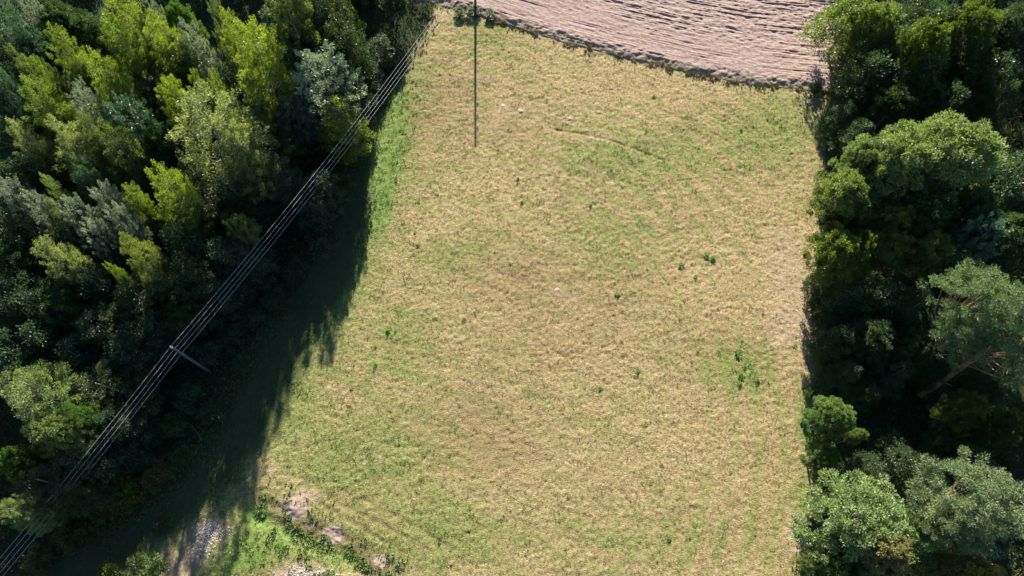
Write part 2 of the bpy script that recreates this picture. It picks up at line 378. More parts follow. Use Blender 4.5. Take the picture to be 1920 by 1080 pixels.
# ---------------------------------------------------------------- leaf clouds
def leaf_cards(P, D, L, W, rng, fold=.25):
    """diamond leaves at P pointing along D (unit), length L, width W"""
    n = len(P); R = rng.normal(size=(n, 3)); S = np.cross(D, R); S /= np.linalg.norm(S, axis=1, keepdims=True)+1e-9
    Nn = np.cross(D, S); L = L[:, None]; W = W[:, None]
    a = P; b = P+D*L*.45+S*W*.5+Nn*W*fold*.5; c = P+D*L; d = P+D*L*.45-S*W*.5+Nn*W*fold*.5
    V = np.stack([a, b, c, d], 1).reshape(-1, 3); F = np.arange(len(V)).reshape(-1, 4)
    return V, F
def unit(v): return v/(np.linalg.norm(v, axis=-1, keepdims=True)+1e-9)
def crown(lobes, ncl, nleaf, csize, L, W, seed, up=.4, spiky=.6, flat=1.0, shell=(.55, 1.05), low=-.35, along=0.0):
    rng = np.random.default_rng(seed); lobes = np.array(lobes, float)
    vol = lobes[:, 3]*lobes[:, 4]+lobes[:, 4]*lobes[:, 5]; pick = rng.choice(len(lobes), ncl*3, p=vol/vol.sum())
    d = unit(rng.normal(size=(ncl*3, 3))); d = d[d[:, 2] > low]; pick = pick[:len(d)]
    rr = rng.uniform(*shell, len(d))[:, None]
    P = lobes[pick, :3]+d*lobes[pick, 3:6]*rr
    ok = np.ones(len(P), bool)
    for lb in lobes:
        q = (((P-lb[:3])/lb[3:6])**2).sum(1); ok &= q > .30
    P = P[ok][:ncl]; O = unit(d[ok][:ncl]*np.array([1, 1, .8])+np.array([0, 0, up]))
    n = len(P); cs = csize*rng.uniform(.6, 1.35, n)
    idx = np.repeat(np.arange(n), (nleaf*rng.uniform(.6, 1.3, n)).astype(int))
    r = rng.normal(size=(len(idx), 3)); q = unit(r)*(rng.random((len(idx), 1))**.45)
    q[:, 2] *= flat
    off = q*cs[idx][:, None]
    t = rng.random(len(idx))[:, None]
    taper = 1-along*.65*t
    off = off*taper + O[idx]*t*cs[idx][:, None]*along*1.9
    Lp = P[idx]+off
    D = unit(unit(off)*spiky+O[idx]*.55+rng.normal(size=r.shape)*.45)
    m = len(Lp); LL = L*rng.uniform(.6, 1.3, m); WW = W*rng.uniform(.7, 1.3, m)
    V, F = leaf_cards(Lp, D, LL, WW, rng)
    cv = rng.random(n)[idx]
    return V, F, .55*rng.random(m)+.45*cv, P
def trunk_mesh(name, h, r0, lean, limbs, mat, seed, z0=.3, top=.92):
    rnd = random.Random(seed); mb = MB()
    ax = []; 
    for i in range(9):
        t = i/8; ax.append(Vector((lean*math.sin(t*2.2)*t, lean*.6*math.cos(t*3)*t, -.3+t*h*top)))
    mb.tube(ax, [r0*(1.25-.2*0 if i == 0 else 1)*(1-.85*(i/8))+.015 for i in range(9)], 9)
    for P in limbs:
        P = Vector(P); t = max(z0, min(.9, (P.z/h)*rnd.uniform(.5, .8))); k = min(7, int(t*8)); s = ax[k].lerp(ax[k+1], t*8-k)
        m = s.lerp(P, .5)+Vector((0, 0, -.12*(P-s).length)); rr = r0*(1-.8*t)*.38
        mb.tube([s, s.lerp(m, .5)+Vector((rnd.uniform(-.1, .1), rnd.uniform(-.1, .1), 0)), m, P], [rr, rr*.8, rr*.55, .012], 5, False)
    return mb.build(name, mat, 'mesh')
def lobes_conic(h, z0, r, n, seed, jit=.35, pw=.8):
    rnd = random.Random(seed); out = []
    for i in range(n):
        t = (i+.5)/n; z = z0+(h-z0)*t*.93; rad = r*(min(1, (t+.18)/.4))*((1-t)**pw*1.05+.16)
        hh = (h-z0)/n*.95
        out.append((rnd.uniform(-jit, jit)*rad, rnd.uniform(-jit, jit)*rad, z, rad*.85, rad*.85, hh))
        if rad > r*.5:
            a = rnd.uniform(0, 6.28); out.append((math.cos(a)*rad*.6, math.sin(a)*rad*.6, z-hh*.3, rad*.5, rad*.5, hh*.9))
    return out
def lobes_dome(h, z0, r, n, seed, vr=.75, ra=.30, rb=.46):
    rnd = random.Random(seed); out = []
    for i in range(n):
        a = i*2.4+rnd.uniform(-.4, .4); q = math.sqrt((i+.4)/n); rad = r*rnd.uniform(ra, rb)
        R_ = q*(r-rad*.8); zt = h-(h-z0)*(.55*q**2*rnd.uniform(.7, 1.2)+rnd.uniform(0, .12))
        out.append((math.cos(a)*R_, math.sin(a)*R_, zt-rad*vr, rad, rad, rad*vr*1.15))
    out.append((0, 0, z0+(h-z0)*.4, r*.6, r*.6, (h-z0)*.4))
    return out
PROTO = {}
def proto(kind, var, h, r, cr, tr): PROTO.setdefault(kind, []).append((h, r, cr, tr))
def reg(kind, var, h, r, mat, bark, lobes, seed, **kw):
    nl = kw.pop('nlimb', 26); r0 = kw.pop('r0', .16); lean = kw.pop('lean', .25)
    V, F, lv, P = crown(lobes, seed=seed, **kw)
    me = mesh_np('crown', V, F, mat, fattr={'leafvar': lv})
    rnd = random.Random(seed); L = [tuple(P[rnd.randrange(len(P))]) for _ in range(nl)]
    tm = trunk_mesh('trunk', h, r0, lean, L, bark, seed)
    proto(kind, var, h, r, me, tm)
for v in range(4):
    reg('birch', v, 14, 2.5, M_leaf, M_birch, lobes_conic(14, 2.6, 2.5, 7, 11+v, .3, .5), 100+v, ncl=330, nleaf=105, csize=.46, L=.17, W=.075, up=.8, spiky=.6, along=.75, shell=(.6, 1.25), low=-.5)
for v in range(3):
    reg('silver', v, 12, 3.2, M_silver, M_bark, lobes_conic(12, 2.0, 3.2, 5, 31+v, .35, .5), 130+v, ncl=300, nleaf=85, csize=.42, L=.18, W=.10, up=1.0, spiky=.7, along=.95, shell=(.6, 1.25), low=-.5)
for v in range(3):
    reg('broad', v, 13, 4.5, M_leaf, M_bark, lobes_dome(13, 4.0, 4.5, 24, 51+v, .8, .20, .38), 150+v, ncl=400, nleaf=100, csize=.38, L=.23, W=.105, up=.5, spiky=1.2, shell=(.70, 1.28), low=-.3, r0=.24, nlimb=34)
for v in range(2):
    reg('pine', v, 16, 4.2, M_needle, M_pine, lobes_dome(16, 7.5, 4.2, 22, 71+v, .6, .17, .36), 170+v, ncl=280, nleaf=150, csize=.38, L=.20, W=.045, up=.7, spiky=1.5, flat=.7, shell=(.65, 1.25), low=-.25, r0=.30, nlimb=30, lean=.5)
for v in range(3):
    reg('shade', v, 10, 3.0, M_leaf, M_bark, lobes_conic(10, 1.0, 3.0, 5, 91+v, .4, .5), 190+v, ncl=200, nleaf=60, csize=.52, L=.25, W=.11, up=.5, spiky=.8, shell=(.6, 1.1), low=-.5)
for v in range(3):
    reg('shrub', v, 2.6, 1.5, M_leaf, M_bark, lobes_dome(2.6, .5, 1.5, 6, 95+v), 210+v, ncl=70, nleaf=42, csize=.30, L=.20, W=.10, up=.5, spiky=.9, shell=(.6, 1.1), low=-.4, r0=.05, nlimb=16, lean=.1)
KNAME = {'birch': 'birch_tree', 'silver': 'silver_leaved_tree', 'broad': 'broadleaf_tree', 'pine': 'pine_tree', 'shade': 'woodland_tree', 'shrub': 'shrub'}
rs = random.Random(8); cnt = {}
def plant(kind, xy, h, r, col, label, group=None, rz=None, var=None, tilt=0.0):
    ps = PROTO[kind]; i = cnt.get(kind, 0); cnt[kind] = i+1
    H0, R0, cr, tr = ps[i % len(ps) if var is None else var]
    root = empty(KNAME[kind], (xy[0], xy[1], 0), rs.uniform(0, 6.28) if rz is None else rz, (r/R0, r/R0*rs.uniform(.92, 1.08), h/H0))
    if tilt:
        a = math.radians(tilt); root.rotation_euler = (Matrix.Rotation(a, 3, 'Y') @ Matrix.Rotation(root.rotation_euler.z, 3, 'Z')).to_euler()
        root.location.x -= math.sin(a)*h*.97
    tag(root, label, 'shrub' if kind == 'shrub' else 'tree', group)
    c = link('crown', cr, root); c.color = (*col, 1)
    link('trunk', tr, root)
    return root
def P(kind, px, py, h, r, col, label, group=None, **k):
    return plant(kind, at(px, py, h*.97), h, r, col, label, group, **k)
YG = (.195, .250, .036); YG2 = (.150, .205, .036); PALE = (.205, .235, .095); OLV = (.120, .165, .048); SIL = (.235, .285, .215); BLU = (.095, .175, .100); MID = (.070, .135, .030); DRK = (.035, .060, .024); LIME = (.170, .225, .085); PIN = (.135, .20, .080); GLD = (.155, .185, .045)
# ---------------------------------------------------------------- west wood (apex of each crown sighted, heights in metres)
WEST = [
 ('birch',228,-5,16,3.0,YG,'large bright yellow-green birch at the top edge, left of the silver streak'),
 ('birch',292,38,15,2.5,YG,'bright yellow-green birch just right of and below the large top-edge birch'),
 ('birch',215,58,15,2.6,YG2,'tall slender birch pointing up below the large top-edge birch'),
 ('birch',100,52,14.5,2.1,YG2,'forked green birch standing alone in the dark gap of the upper left corner'),
 ('birch',27,98,14,1.6,OLV,'small olive birch close to the left edge, above the broad bright one'),
 ('birch',70,114,14,1.4,YG2,'thin yellow-green birch beside the small olive birch near the left edge'),
 ('birch',178,112,15.5,2.4,YG,'bright pointed birch above the silver tree, in the middle of the upper left wood'),
 ('birch',52,150,15,2.6,YG2,'broad bright birch near the left edge below two thin birches'),
 ('birch',312,152,14.5,1.9,YG,'short bright birch right above the big pale birch'),
 ('birch',372,178,18.5,4.2,PALE,'biggest pale olive birch with a wide hazy crown in the middle of the west wood'),
 ('birch',434,245,15.3,2.9,PALE,'pale olive birch leaning on the lower right side of the biggest birch'),
 ('birch',360,136,13,.9,YG2,'tiny birch top, left one of the pair lit in the dark gap'),
 ('birch',397,138,13,.9,YG2,'tiny birch top, right one of the pair lit in the dark gap'),
 ('birch',424,24,15,1.7,YG,'narrow bright birch left of the tall full birch near the top edge'),
 ('birch',468,54,17.3,3.0,YG,'tall full bright birch standing free before the dark part of the west wood'),
 ('silver',352,48,13.5,1.9,SIL,'silvery white tree between bright birches near the top of the west wood'),
 ('silver',272,-8,13.5,1.1,SIL,'thin silvery streak of a tree at the top edge right of the large birch'),
 ('broad',325,8,12.5,2.2,MID,'deep green leafy tree at the top edge right of the silvery streak'),
 ('silver',400,0,13.5,1.3,LIME,'small green tree at the top edge above the narrow bright birch'),
 ('silver',42,0,13,1.6,SIL,'silvery tree in the very top left corner'),
 ('silver',12,30,14,2.2,BLU,'grey-green tree cut by the left edge under the top corner'),
 ('silver',5,145,13.5,1.7,BLU,'bluish green tree cut by the left edge beside the broad bright birch'),
 ('silver',148,168,13.5,2.0,SIL,'silver-leaved tree below the bright pointed birch'),
 ('silver',228,195,14,2.9,BLU,'blue-green bushy crown right of the silver-leaved tree'),
 ('birch',22,228,14,1.8,PALE,'pale birch at the left edge below the broad bright birch'),
 ('birch',108,232,15,2.4,PALE,'pale feathery birch between the left edge and the yellow-olive birch'),
 ('birch',158,224,14,1.6,OLV,'yellow-olive birch squeezed between two pale birches'),
 ('birch',200,245,14.5,2.4,OLV,'olive birch with a dark skirt left of the biggest pale birch'),
 ('silver',148,312,13,1.6,BLU,'small blue-green round crown in front of the pale feathery birch'),
 ('birch',82,330,13.2,.9,LIME,'small vivid green crown left of the blue-green round one'),
 ('silver',8,340,13.5,1.8,SIL,'grey leafy crown cut by the left edge in the middle of the wood'),
 ('silver',62,368,13,1.6,SIL,'grey-green willow crown above the lower left pale birch'),
 ('silver',132,382,13.3,2.0,SIL,'grey willow crown with tossed leaves left of the two small vivid tops'),
 ('silver',185,356,13.3,1.9,SIL,'grey willow crown with streaming leaves left of the lemon birch'),
 ('silver',168,420,13,1.7,SIL,'lowest grey willow crown above the dark slope'),
 ('silver',215,392,13,1.6,SIL,'grey willow crown right below the small vivid top beside the lemon birch'),
 ('birch',97,385,12.8,1.3,LIME,'vivid green sapling crown among the grey willows'),
 ('birch',238,350,13.2,1.3,YG2,'small bright green top touching the lemon birch on its left'),
 ('birch',300,325,16,2.3,YG,'lemon coloured birch in front of the biggest pale birch'),
 ('birch',72,456,15,2.0,PALE,'pale dense birch standing out of the dark, left one of two lowest birches'),
 ('birch',122,478,13.6,1.4,PALE,'straggly pale side birch right of the pale dense one'),
 ('birch',240,450,15,1.8,GLD,'golden birch standing out of the dark, right one of two lowest birches'),
 ('birch',206,500,12.8,.7,YG2,'tiny lit top at the left foot of the golden birch'),
 ('broad',440,410,9.5,1.8,LIME,'dim vivid green leafy crown in the shade right of the lemon birch'),
 ('silver',598,103,12.2,3.9,(.25,.32,.21),'silvery green tree with upright twigs standing out above the power line'),
 ('shade',632,196,9.4,2.7,(.15,.215,.035),'yellow-green leafy tree touching the power line right of the silvery tree'),
 ('shade',632,44,12.2,2.8,DRK,'dark narrow tree whose top ridge alone is lit, right of the tall full birch'),
 ('birch',470,170,12,1.8,OLV,'dim olive birch hidden below the tall full birch'),
 ('birch',35,715,13.4,3.2,LIME,'light green leafy tree at the left edge, lit alone in the lower dark'),
 ('broad',75,800,12.0,2.6,LIME,'light green lower branches beside the lit tree at the left edge'),
 ('birch',125,765,11.4,1.2,MID,'small half-lit crown right of the light green tree at the left edge'),
 ('birch',3,955,11.6,1.6,LIME,'bright green crown cut by the left edge above the wires'),
 ('broad',5,860,11,1.8,MID,'half-lit green crown cut by the left edge above the bright one'),
]
for t in WEST: P(*(t[:4]+(t[4]*(.88 if t[0] == 'birch' and t[4] > 1.2 else 1),)+t[5:]), tilt=(6.5 if t[1] < 560 else 0))
# trees standing in the shade of the lit ones
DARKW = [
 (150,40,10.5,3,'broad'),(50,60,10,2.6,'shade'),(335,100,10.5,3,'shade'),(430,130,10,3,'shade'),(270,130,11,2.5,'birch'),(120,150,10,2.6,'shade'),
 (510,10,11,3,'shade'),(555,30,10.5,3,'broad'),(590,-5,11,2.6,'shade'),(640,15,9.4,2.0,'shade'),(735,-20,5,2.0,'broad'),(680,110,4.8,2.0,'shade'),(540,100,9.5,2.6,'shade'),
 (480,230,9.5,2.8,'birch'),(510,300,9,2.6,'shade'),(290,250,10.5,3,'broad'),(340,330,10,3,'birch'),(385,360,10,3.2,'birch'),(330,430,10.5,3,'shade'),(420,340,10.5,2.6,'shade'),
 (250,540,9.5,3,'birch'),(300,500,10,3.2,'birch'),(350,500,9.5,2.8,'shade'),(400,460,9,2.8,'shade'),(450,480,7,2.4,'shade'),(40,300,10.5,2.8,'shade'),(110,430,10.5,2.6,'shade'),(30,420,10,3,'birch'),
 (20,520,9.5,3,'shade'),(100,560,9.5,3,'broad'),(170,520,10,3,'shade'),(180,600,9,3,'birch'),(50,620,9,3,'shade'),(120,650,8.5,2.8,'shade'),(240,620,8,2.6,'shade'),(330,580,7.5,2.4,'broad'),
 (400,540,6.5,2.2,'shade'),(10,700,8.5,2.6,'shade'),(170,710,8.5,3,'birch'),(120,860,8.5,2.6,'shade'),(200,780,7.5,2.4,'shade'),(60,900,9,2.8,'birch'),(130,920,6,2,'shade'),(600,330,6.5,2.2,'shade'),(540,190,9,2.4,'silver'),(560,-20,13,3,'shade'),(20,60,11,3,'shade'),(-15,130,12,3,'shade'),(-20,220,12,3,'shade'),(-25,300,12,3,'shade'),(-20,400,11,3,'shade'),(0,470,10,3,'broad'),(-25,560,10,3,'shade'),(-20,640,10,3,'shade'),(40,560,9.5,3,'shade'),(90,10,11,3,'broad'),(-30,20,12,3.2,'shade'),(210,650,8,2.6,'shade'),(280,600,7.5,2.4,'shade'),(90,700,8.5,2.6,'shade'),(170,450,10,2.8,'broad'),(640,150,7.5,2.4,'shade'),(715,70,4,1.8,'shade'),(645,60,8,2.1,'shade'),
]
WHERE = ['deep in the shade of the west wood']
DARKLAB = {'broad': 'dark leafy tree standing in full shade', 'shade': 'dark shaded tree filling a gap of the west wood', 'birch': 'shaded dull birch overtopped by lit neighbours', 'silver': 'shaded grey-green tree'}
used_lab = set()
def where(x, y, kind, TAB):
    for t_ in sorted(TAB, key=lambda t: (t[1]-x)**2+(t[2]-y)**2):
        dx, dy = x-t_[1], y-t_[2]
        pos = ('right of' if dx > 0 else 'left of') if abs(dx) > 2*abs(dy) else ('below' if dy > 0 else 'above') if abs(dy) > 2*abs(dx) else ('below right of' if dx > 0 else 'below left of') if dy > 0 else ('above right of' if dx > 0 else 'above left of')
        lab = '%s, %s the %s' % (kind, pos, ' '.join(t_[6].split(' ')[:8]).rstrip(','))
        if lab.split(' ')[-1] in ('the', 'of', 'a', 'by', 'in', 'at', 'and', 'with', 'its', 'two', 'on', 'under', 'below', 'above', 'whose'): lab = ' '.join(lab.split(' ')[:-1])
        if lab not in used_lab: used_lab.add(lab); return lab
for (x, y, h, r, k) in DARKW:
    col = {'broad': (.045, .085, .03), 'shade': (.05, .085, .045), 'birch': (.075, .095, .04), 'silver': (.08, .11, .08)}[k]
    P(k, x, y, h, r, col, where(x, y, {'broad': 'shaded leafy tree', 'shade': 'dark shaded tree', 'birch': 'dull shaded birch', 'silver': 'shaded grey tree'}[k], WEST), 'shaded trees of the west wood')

# ---------------------------------------------------------------- east wood
EAST = [
 ('shade',1622,-8,10.5,3.8,YG2,'yellow-green leafy tree overhanging the ploughed field at the top edge'),
 ('broad',1665,20,10,3.2,YG2,'yellow-green leafy tree behind the one overhanging the ploughed field'),
 ('broad',1850,12,13,3.8,(.085,.125,.018),'dark green tree with a lit yellow rim in the upper right corner'),
 ('broad',1765,50,12,3.4,(.095,.14,.02),'green tree with lit left shoulder between the corner tree and the field edge'),
 ('broad',1612,122,6,1.7,YG2,'small drooping yellow-green tree at the corner of the ploughed field'),
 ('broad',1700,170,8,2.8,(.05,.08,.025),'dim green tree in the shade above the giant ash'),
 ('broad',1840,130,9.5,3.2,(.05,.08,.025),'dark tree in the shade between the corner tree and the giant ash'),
 ('broad',1825,245,16,5.6,LIME,'giant ash with a billowing bright green crown beside the right edge'),
 ('broad',1718,265,15,4.3,LIME,'billowing bright green tree left of the giant ash'),
 ('broad',1640,270,12.5,3.0,(.12,.175,.075),'bluish green tree above the round one that borders the meadow'),
 ('broad',1600,335,12,3.4,(.15,.20,.06),'round bright green tree bordering the meadow half way up'),
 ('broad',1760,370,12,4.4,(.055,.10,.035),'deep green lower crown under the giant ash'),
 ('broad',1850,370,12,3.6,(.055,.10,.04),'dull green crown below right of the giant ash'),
 ('broad',1590,455,10,3.3,(.125,.17,.03),'yellow-green tree pushing out into the meadow below the round tree'),
 ('broad',1640,445,9.8,2.4,(.12,.16,.03),'yellow-green tree right of the one pushing out into the meadow'),
 ('broad',1700,398,11,2.2,GLD,'olive birch top in front of the dark gap below the tall crowns'),
 ('broad',1690,448,10,2.4,GLD,'golden olive birch below the olive birch top'),
 ('broad',1768,448,11,2.3,GLD,'golden olive birch with a slanting crown left of the blue-green leaves'),
 ('silver',1865,425,12.5,2.6,BLU,'blue-green glossy tree above the upper pine'),
 ('pine',1885,540,16,4.2,PIN,'upper pine with blue-green puffs and a bare orange trunk'),
 ('pine',1835,610,13,2.6,PIN,'lower pine limb crown left of the upper pine'),
 ('pine',1945,620,15,3.6,PIN,'pine cut by the right edge beside the upper pine'),
 ('broad',1580,772,8,2.2,(.12,.19,.06),'small light green tree standing alone at the meadow edge'),
 ('broad',1622,812,6.5,.8,(.14,.20,.07),'tiny light green top right of the lone small tree'),
 ('broad',1556,855,5.5,1.8,(.09,.16,.045),'bushy green sapling below the lone small tree'),
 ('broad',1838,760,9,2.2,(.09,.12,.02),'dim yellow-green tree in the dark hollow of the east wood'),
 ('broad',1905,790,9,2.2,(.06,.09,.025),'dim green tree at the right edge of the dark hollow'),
 ('broad',1645,980,12.5,4.6,(.20,.275,.12),'large bright green ash in the lower right of the meadow edge'),
 ('broad',1745,1010,10.5,3.2,(.17,.25,.085),'bright green leafy tree between the large ash and the lower pine'),
 ('pine',1880,935,15.5,4.6,(.15,.205,.095),'lower pine with dense blue-green puffs in the right corner'),
 ('pine',1810,975,13.5,2.6,(.15,.205,.09),'small blue-green pine crown left of the lower pine'),
 ('broad',1690,1030,13,2.6,(.20,.185,.09),'dry olive-brown tree with pale twigs in front of the large ash'),
 ('broad',1850,1075,12.5,2.8,(.19,.18,.05),'olive-yellow crown cut by the bottom edge under the lower pine'),
 ('broad',1600,1085,10,2.6,(.07,.13,.035),'green crown cut by the bottom edge below the large ash'),
 ('broad',1530,1060,3,1.4,(.16,.19,.05),'low yellow-green bush at the meadow edge by the bottom edge'),
]
for t in EAST: P(*t, tilt=(-9 if 120 < t[2] < 500 and t[1] < 1660 else 0))
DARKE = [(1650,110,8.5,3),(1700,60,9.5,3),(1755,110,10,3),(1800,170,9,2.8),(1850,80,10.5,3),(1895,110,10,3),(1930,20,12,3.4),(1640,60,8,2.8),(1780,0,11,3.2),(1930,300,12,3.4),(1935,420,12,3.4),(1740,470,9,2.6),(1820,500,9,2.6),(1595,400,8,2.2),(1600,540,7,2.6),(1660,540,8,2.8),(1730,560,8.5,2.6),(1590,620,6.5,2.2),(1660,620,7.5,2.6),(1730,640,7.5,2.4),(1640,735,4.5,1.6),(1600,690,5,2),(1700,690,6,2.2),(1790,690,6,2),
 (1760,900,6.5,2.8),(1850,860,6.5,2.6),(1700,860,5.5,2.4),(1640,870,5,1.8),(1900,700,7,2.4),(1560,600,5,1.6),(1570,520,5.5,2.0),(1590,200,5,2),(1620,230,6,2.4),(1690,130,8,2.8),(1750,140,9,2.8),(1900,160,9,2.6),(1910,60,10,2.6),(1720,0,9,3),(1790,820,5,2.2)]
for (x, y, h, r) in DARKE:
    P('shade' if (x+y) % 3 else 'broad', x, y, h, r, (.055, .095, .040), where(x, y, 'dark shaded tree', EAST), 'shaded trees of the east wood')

# ---------------------------------------------------------------- the woods go on beyond the frame: these throw the shade seen inside it
OFF = [(-13.2,90,9.5,1.8),(-17.6,89,12,2.2),(-20,83,12,2.3),(-21.2,76,12,2.2),(-19.9,69,12.2,2.2),(-20.4,61.5,12.6,2),(-24.0,64.5,18.5,2.5),(-24.3,55.5,17,2.3),(-25.6,72,18,2.8),(-22,78,13,3),(-21,85,15,3),(-26,90,16,3.5),(-25,82,15,3),(-31,88,16,3.5),(-36,84,16,3.2),(-42,90,16,3.5),(-50,86,16,3.5),(-58,82,16,3.5),(-64,74,16,3.4),(-70,66,16,3.6),(-72,54,14,3.6),(-70,42,14,3.6),(-68,30,13,3.6),(-66,18,13,3.5),(-19,72,7,2.2),(-16,77,6,2.0),
       (46.5,86,15,4),(54,88,17,4),(62,84,17,4.2),(68,76,16,4),(72,62,16,4.5),(66,52,15,4),(64,40,15,4.5),(-60,20,12,3.5),(-56,8,12,3.2),(-52,-5,12,3.4),(56,10,14,4),(52,-4,14,4)]
for (x, y, h, r) in OFF:
    plant('birch' if h > 15 else 'shade', (x, y), h, r, OLV, 'woodland tree standing just beyond the edge of the picture', 'trees beyond the picture')

# ---------------------------------------------------------------- shrubs
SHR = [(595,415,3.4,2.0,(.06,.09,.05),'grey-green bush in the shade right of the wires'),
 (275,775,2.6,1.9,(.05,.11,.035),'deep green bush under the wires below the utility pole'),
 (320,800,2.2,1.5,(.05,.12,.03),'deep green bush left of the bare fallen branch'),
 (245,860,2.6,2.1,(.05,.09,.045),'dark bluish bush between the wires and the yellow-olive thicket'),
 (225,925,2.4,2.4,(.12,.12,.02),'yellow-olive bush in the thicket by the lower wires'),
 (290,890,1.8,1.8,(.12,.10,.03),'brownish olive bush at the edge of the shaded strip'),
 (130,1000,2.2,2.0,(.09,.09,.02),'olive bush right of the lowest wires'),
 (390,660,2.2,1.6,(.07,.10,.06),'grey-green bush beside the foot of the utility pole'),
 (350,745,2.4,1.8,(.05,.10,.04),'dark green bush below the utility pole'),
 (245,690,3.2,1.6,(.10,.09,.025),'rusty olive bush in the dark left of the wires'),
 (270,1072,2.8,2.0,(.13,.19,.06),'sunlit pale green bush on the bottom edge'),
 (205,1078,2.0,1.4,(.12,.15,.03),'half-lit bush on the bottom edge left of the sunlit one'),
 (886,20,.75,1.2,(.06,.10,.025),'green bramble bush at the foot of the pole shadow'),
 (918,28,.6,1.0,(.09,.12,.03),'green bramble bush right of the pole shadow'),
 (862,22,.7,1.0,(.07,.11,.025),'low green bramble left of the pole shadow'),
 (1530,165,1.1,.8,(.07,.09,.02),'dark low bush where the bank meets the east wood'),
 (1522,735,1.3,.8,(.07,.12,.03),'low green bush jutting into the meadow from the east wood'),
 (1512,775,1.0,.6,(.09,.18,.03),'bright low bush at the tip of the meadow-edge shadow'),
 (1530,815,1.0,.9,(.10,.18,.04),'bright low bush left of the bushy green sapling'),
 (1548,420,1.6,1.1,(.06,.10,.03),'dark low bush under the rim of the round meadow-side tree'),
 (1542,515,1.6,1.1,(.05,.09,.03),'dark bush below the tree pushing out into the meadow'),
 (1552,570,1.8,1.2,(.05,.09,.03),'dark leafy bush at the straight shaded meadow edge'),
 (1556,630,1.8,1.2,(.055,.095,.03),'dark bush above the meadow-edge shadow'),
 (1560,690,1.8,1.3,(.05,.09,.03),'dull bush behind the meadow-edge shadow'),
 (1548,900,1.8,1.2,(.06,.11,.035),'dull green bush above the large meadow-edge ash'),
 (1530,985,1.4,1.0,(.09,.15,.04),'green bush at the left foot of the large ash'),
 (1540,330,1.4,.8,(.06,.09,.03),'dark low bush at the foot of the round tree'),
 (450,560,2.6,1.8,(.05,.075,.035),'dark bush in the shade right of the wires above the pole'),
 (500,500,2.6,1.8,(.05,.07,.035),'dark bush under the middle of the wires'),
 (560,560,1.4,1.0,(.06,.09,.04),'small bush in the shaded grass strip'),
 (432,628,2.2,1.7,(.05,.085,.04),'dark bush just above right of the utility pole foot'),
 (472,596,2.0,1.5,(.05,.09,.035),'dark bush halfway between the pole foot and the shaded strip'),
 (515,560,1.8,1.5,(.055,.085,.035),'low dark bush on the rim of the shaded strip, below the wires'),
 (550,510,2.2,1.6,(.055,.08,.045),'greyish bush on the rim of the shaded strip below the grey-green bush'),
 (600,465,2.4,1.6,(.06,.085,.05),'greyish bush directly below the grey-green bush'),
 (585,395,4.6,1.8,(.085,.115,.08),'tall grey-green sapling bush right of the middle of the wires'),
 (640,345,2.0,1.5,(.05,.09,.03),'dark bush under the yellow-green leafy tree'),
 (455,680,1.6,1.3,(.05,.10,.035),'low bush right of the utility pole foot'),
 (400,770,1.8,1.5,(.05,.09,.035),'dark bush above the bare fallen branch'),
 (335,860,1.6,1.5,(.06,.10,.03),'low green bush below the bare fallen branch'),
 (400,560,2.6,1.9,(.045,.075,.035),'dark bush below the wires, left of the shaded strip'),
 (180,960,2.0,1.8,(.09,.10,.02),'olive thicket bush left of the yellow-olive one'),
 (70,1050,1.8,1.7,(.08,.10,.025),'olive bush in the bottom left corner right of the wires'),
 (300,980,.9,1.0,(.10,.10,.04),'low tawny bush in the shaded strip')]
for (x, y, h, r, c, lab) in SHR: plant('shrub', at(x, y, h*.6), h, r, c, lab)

# ---------------------------------------------------------------- undergrowth (stuff)
rng = np.random.default_rng(12)
def under(x0, x1, y0, y1, nm, n):
    x = rng.uniform(x0, x1, nm); y = rng.uniform(y0, y1, nm); dw = woodW(y)-x; de = x-woodE(y)
    e = 1.2*(fbm(x/2.2, y/2.2, 111)-.5)
    k = (np.maximum(dw, de) > .5+e); x, y = x[k], y[k]; inside = np.maximum(dw, de)[k]
    hgt = (.35+1.5*fbm(x/5, y/5, 61)*np.clip(inside/3, .2, 1))
    idx = np.repeat(np.arange(len(x)), n); q = unit(rng.normal(size=(len(idx), 3)))*rng.random((len(idx), 1))**.4
    q[:, 2] = np.abs(q[:, 2]); C = np.stack([x[idx]+q[:, 0]*.8, y[idx]+q[:, 1]*.8, q[:, 2]*hgt[idx]], 1)
    D = unit(q+rng.normal(size=q.shape)*.6+np.array([0, 0, .3]))
    V, F = leaf_cards(C, D, .30*rng.uniform(.6, 1.3, len(C)), .14*rng.uniform(.7, 1.3, len(C)), rng)
    pal = np.array([[.04, .075, .025], [.06, .09, .04], [.05, .06, .02], [.09, .09, .025], [.04, .09, .035]])
    ti = (fbm(x/4, y/4, 71)*4.99*1.0).astype(int); ti = np.clip(ti+rng.integers(-1, 2, len(x)), 0, 4)
    cc = pal[ti][idx]*rng.uniform(.7, 1.3, (len(idx), 1)); cc = np.concatenate([np.repeat(cc, 4, 0), np.ones((len(V), 1))], 1)
    return V, F, cc
a = under(-85, -6, -10, 85, 6400, 32); b = under(26, 85, -10, 85, 5600, 32)
tag(link('undergrowth', mesh_np('undergrowth', np.concatenate([a[0], b[0]]), np.concatenate([a[1], b[1]+len(a[0])]), M_tint, attr={'tint': np.concatenate([a[2], b[2]])})), kind='stuff', label='dark brambles and saplings on the woodland floor', cat='undergrowth')

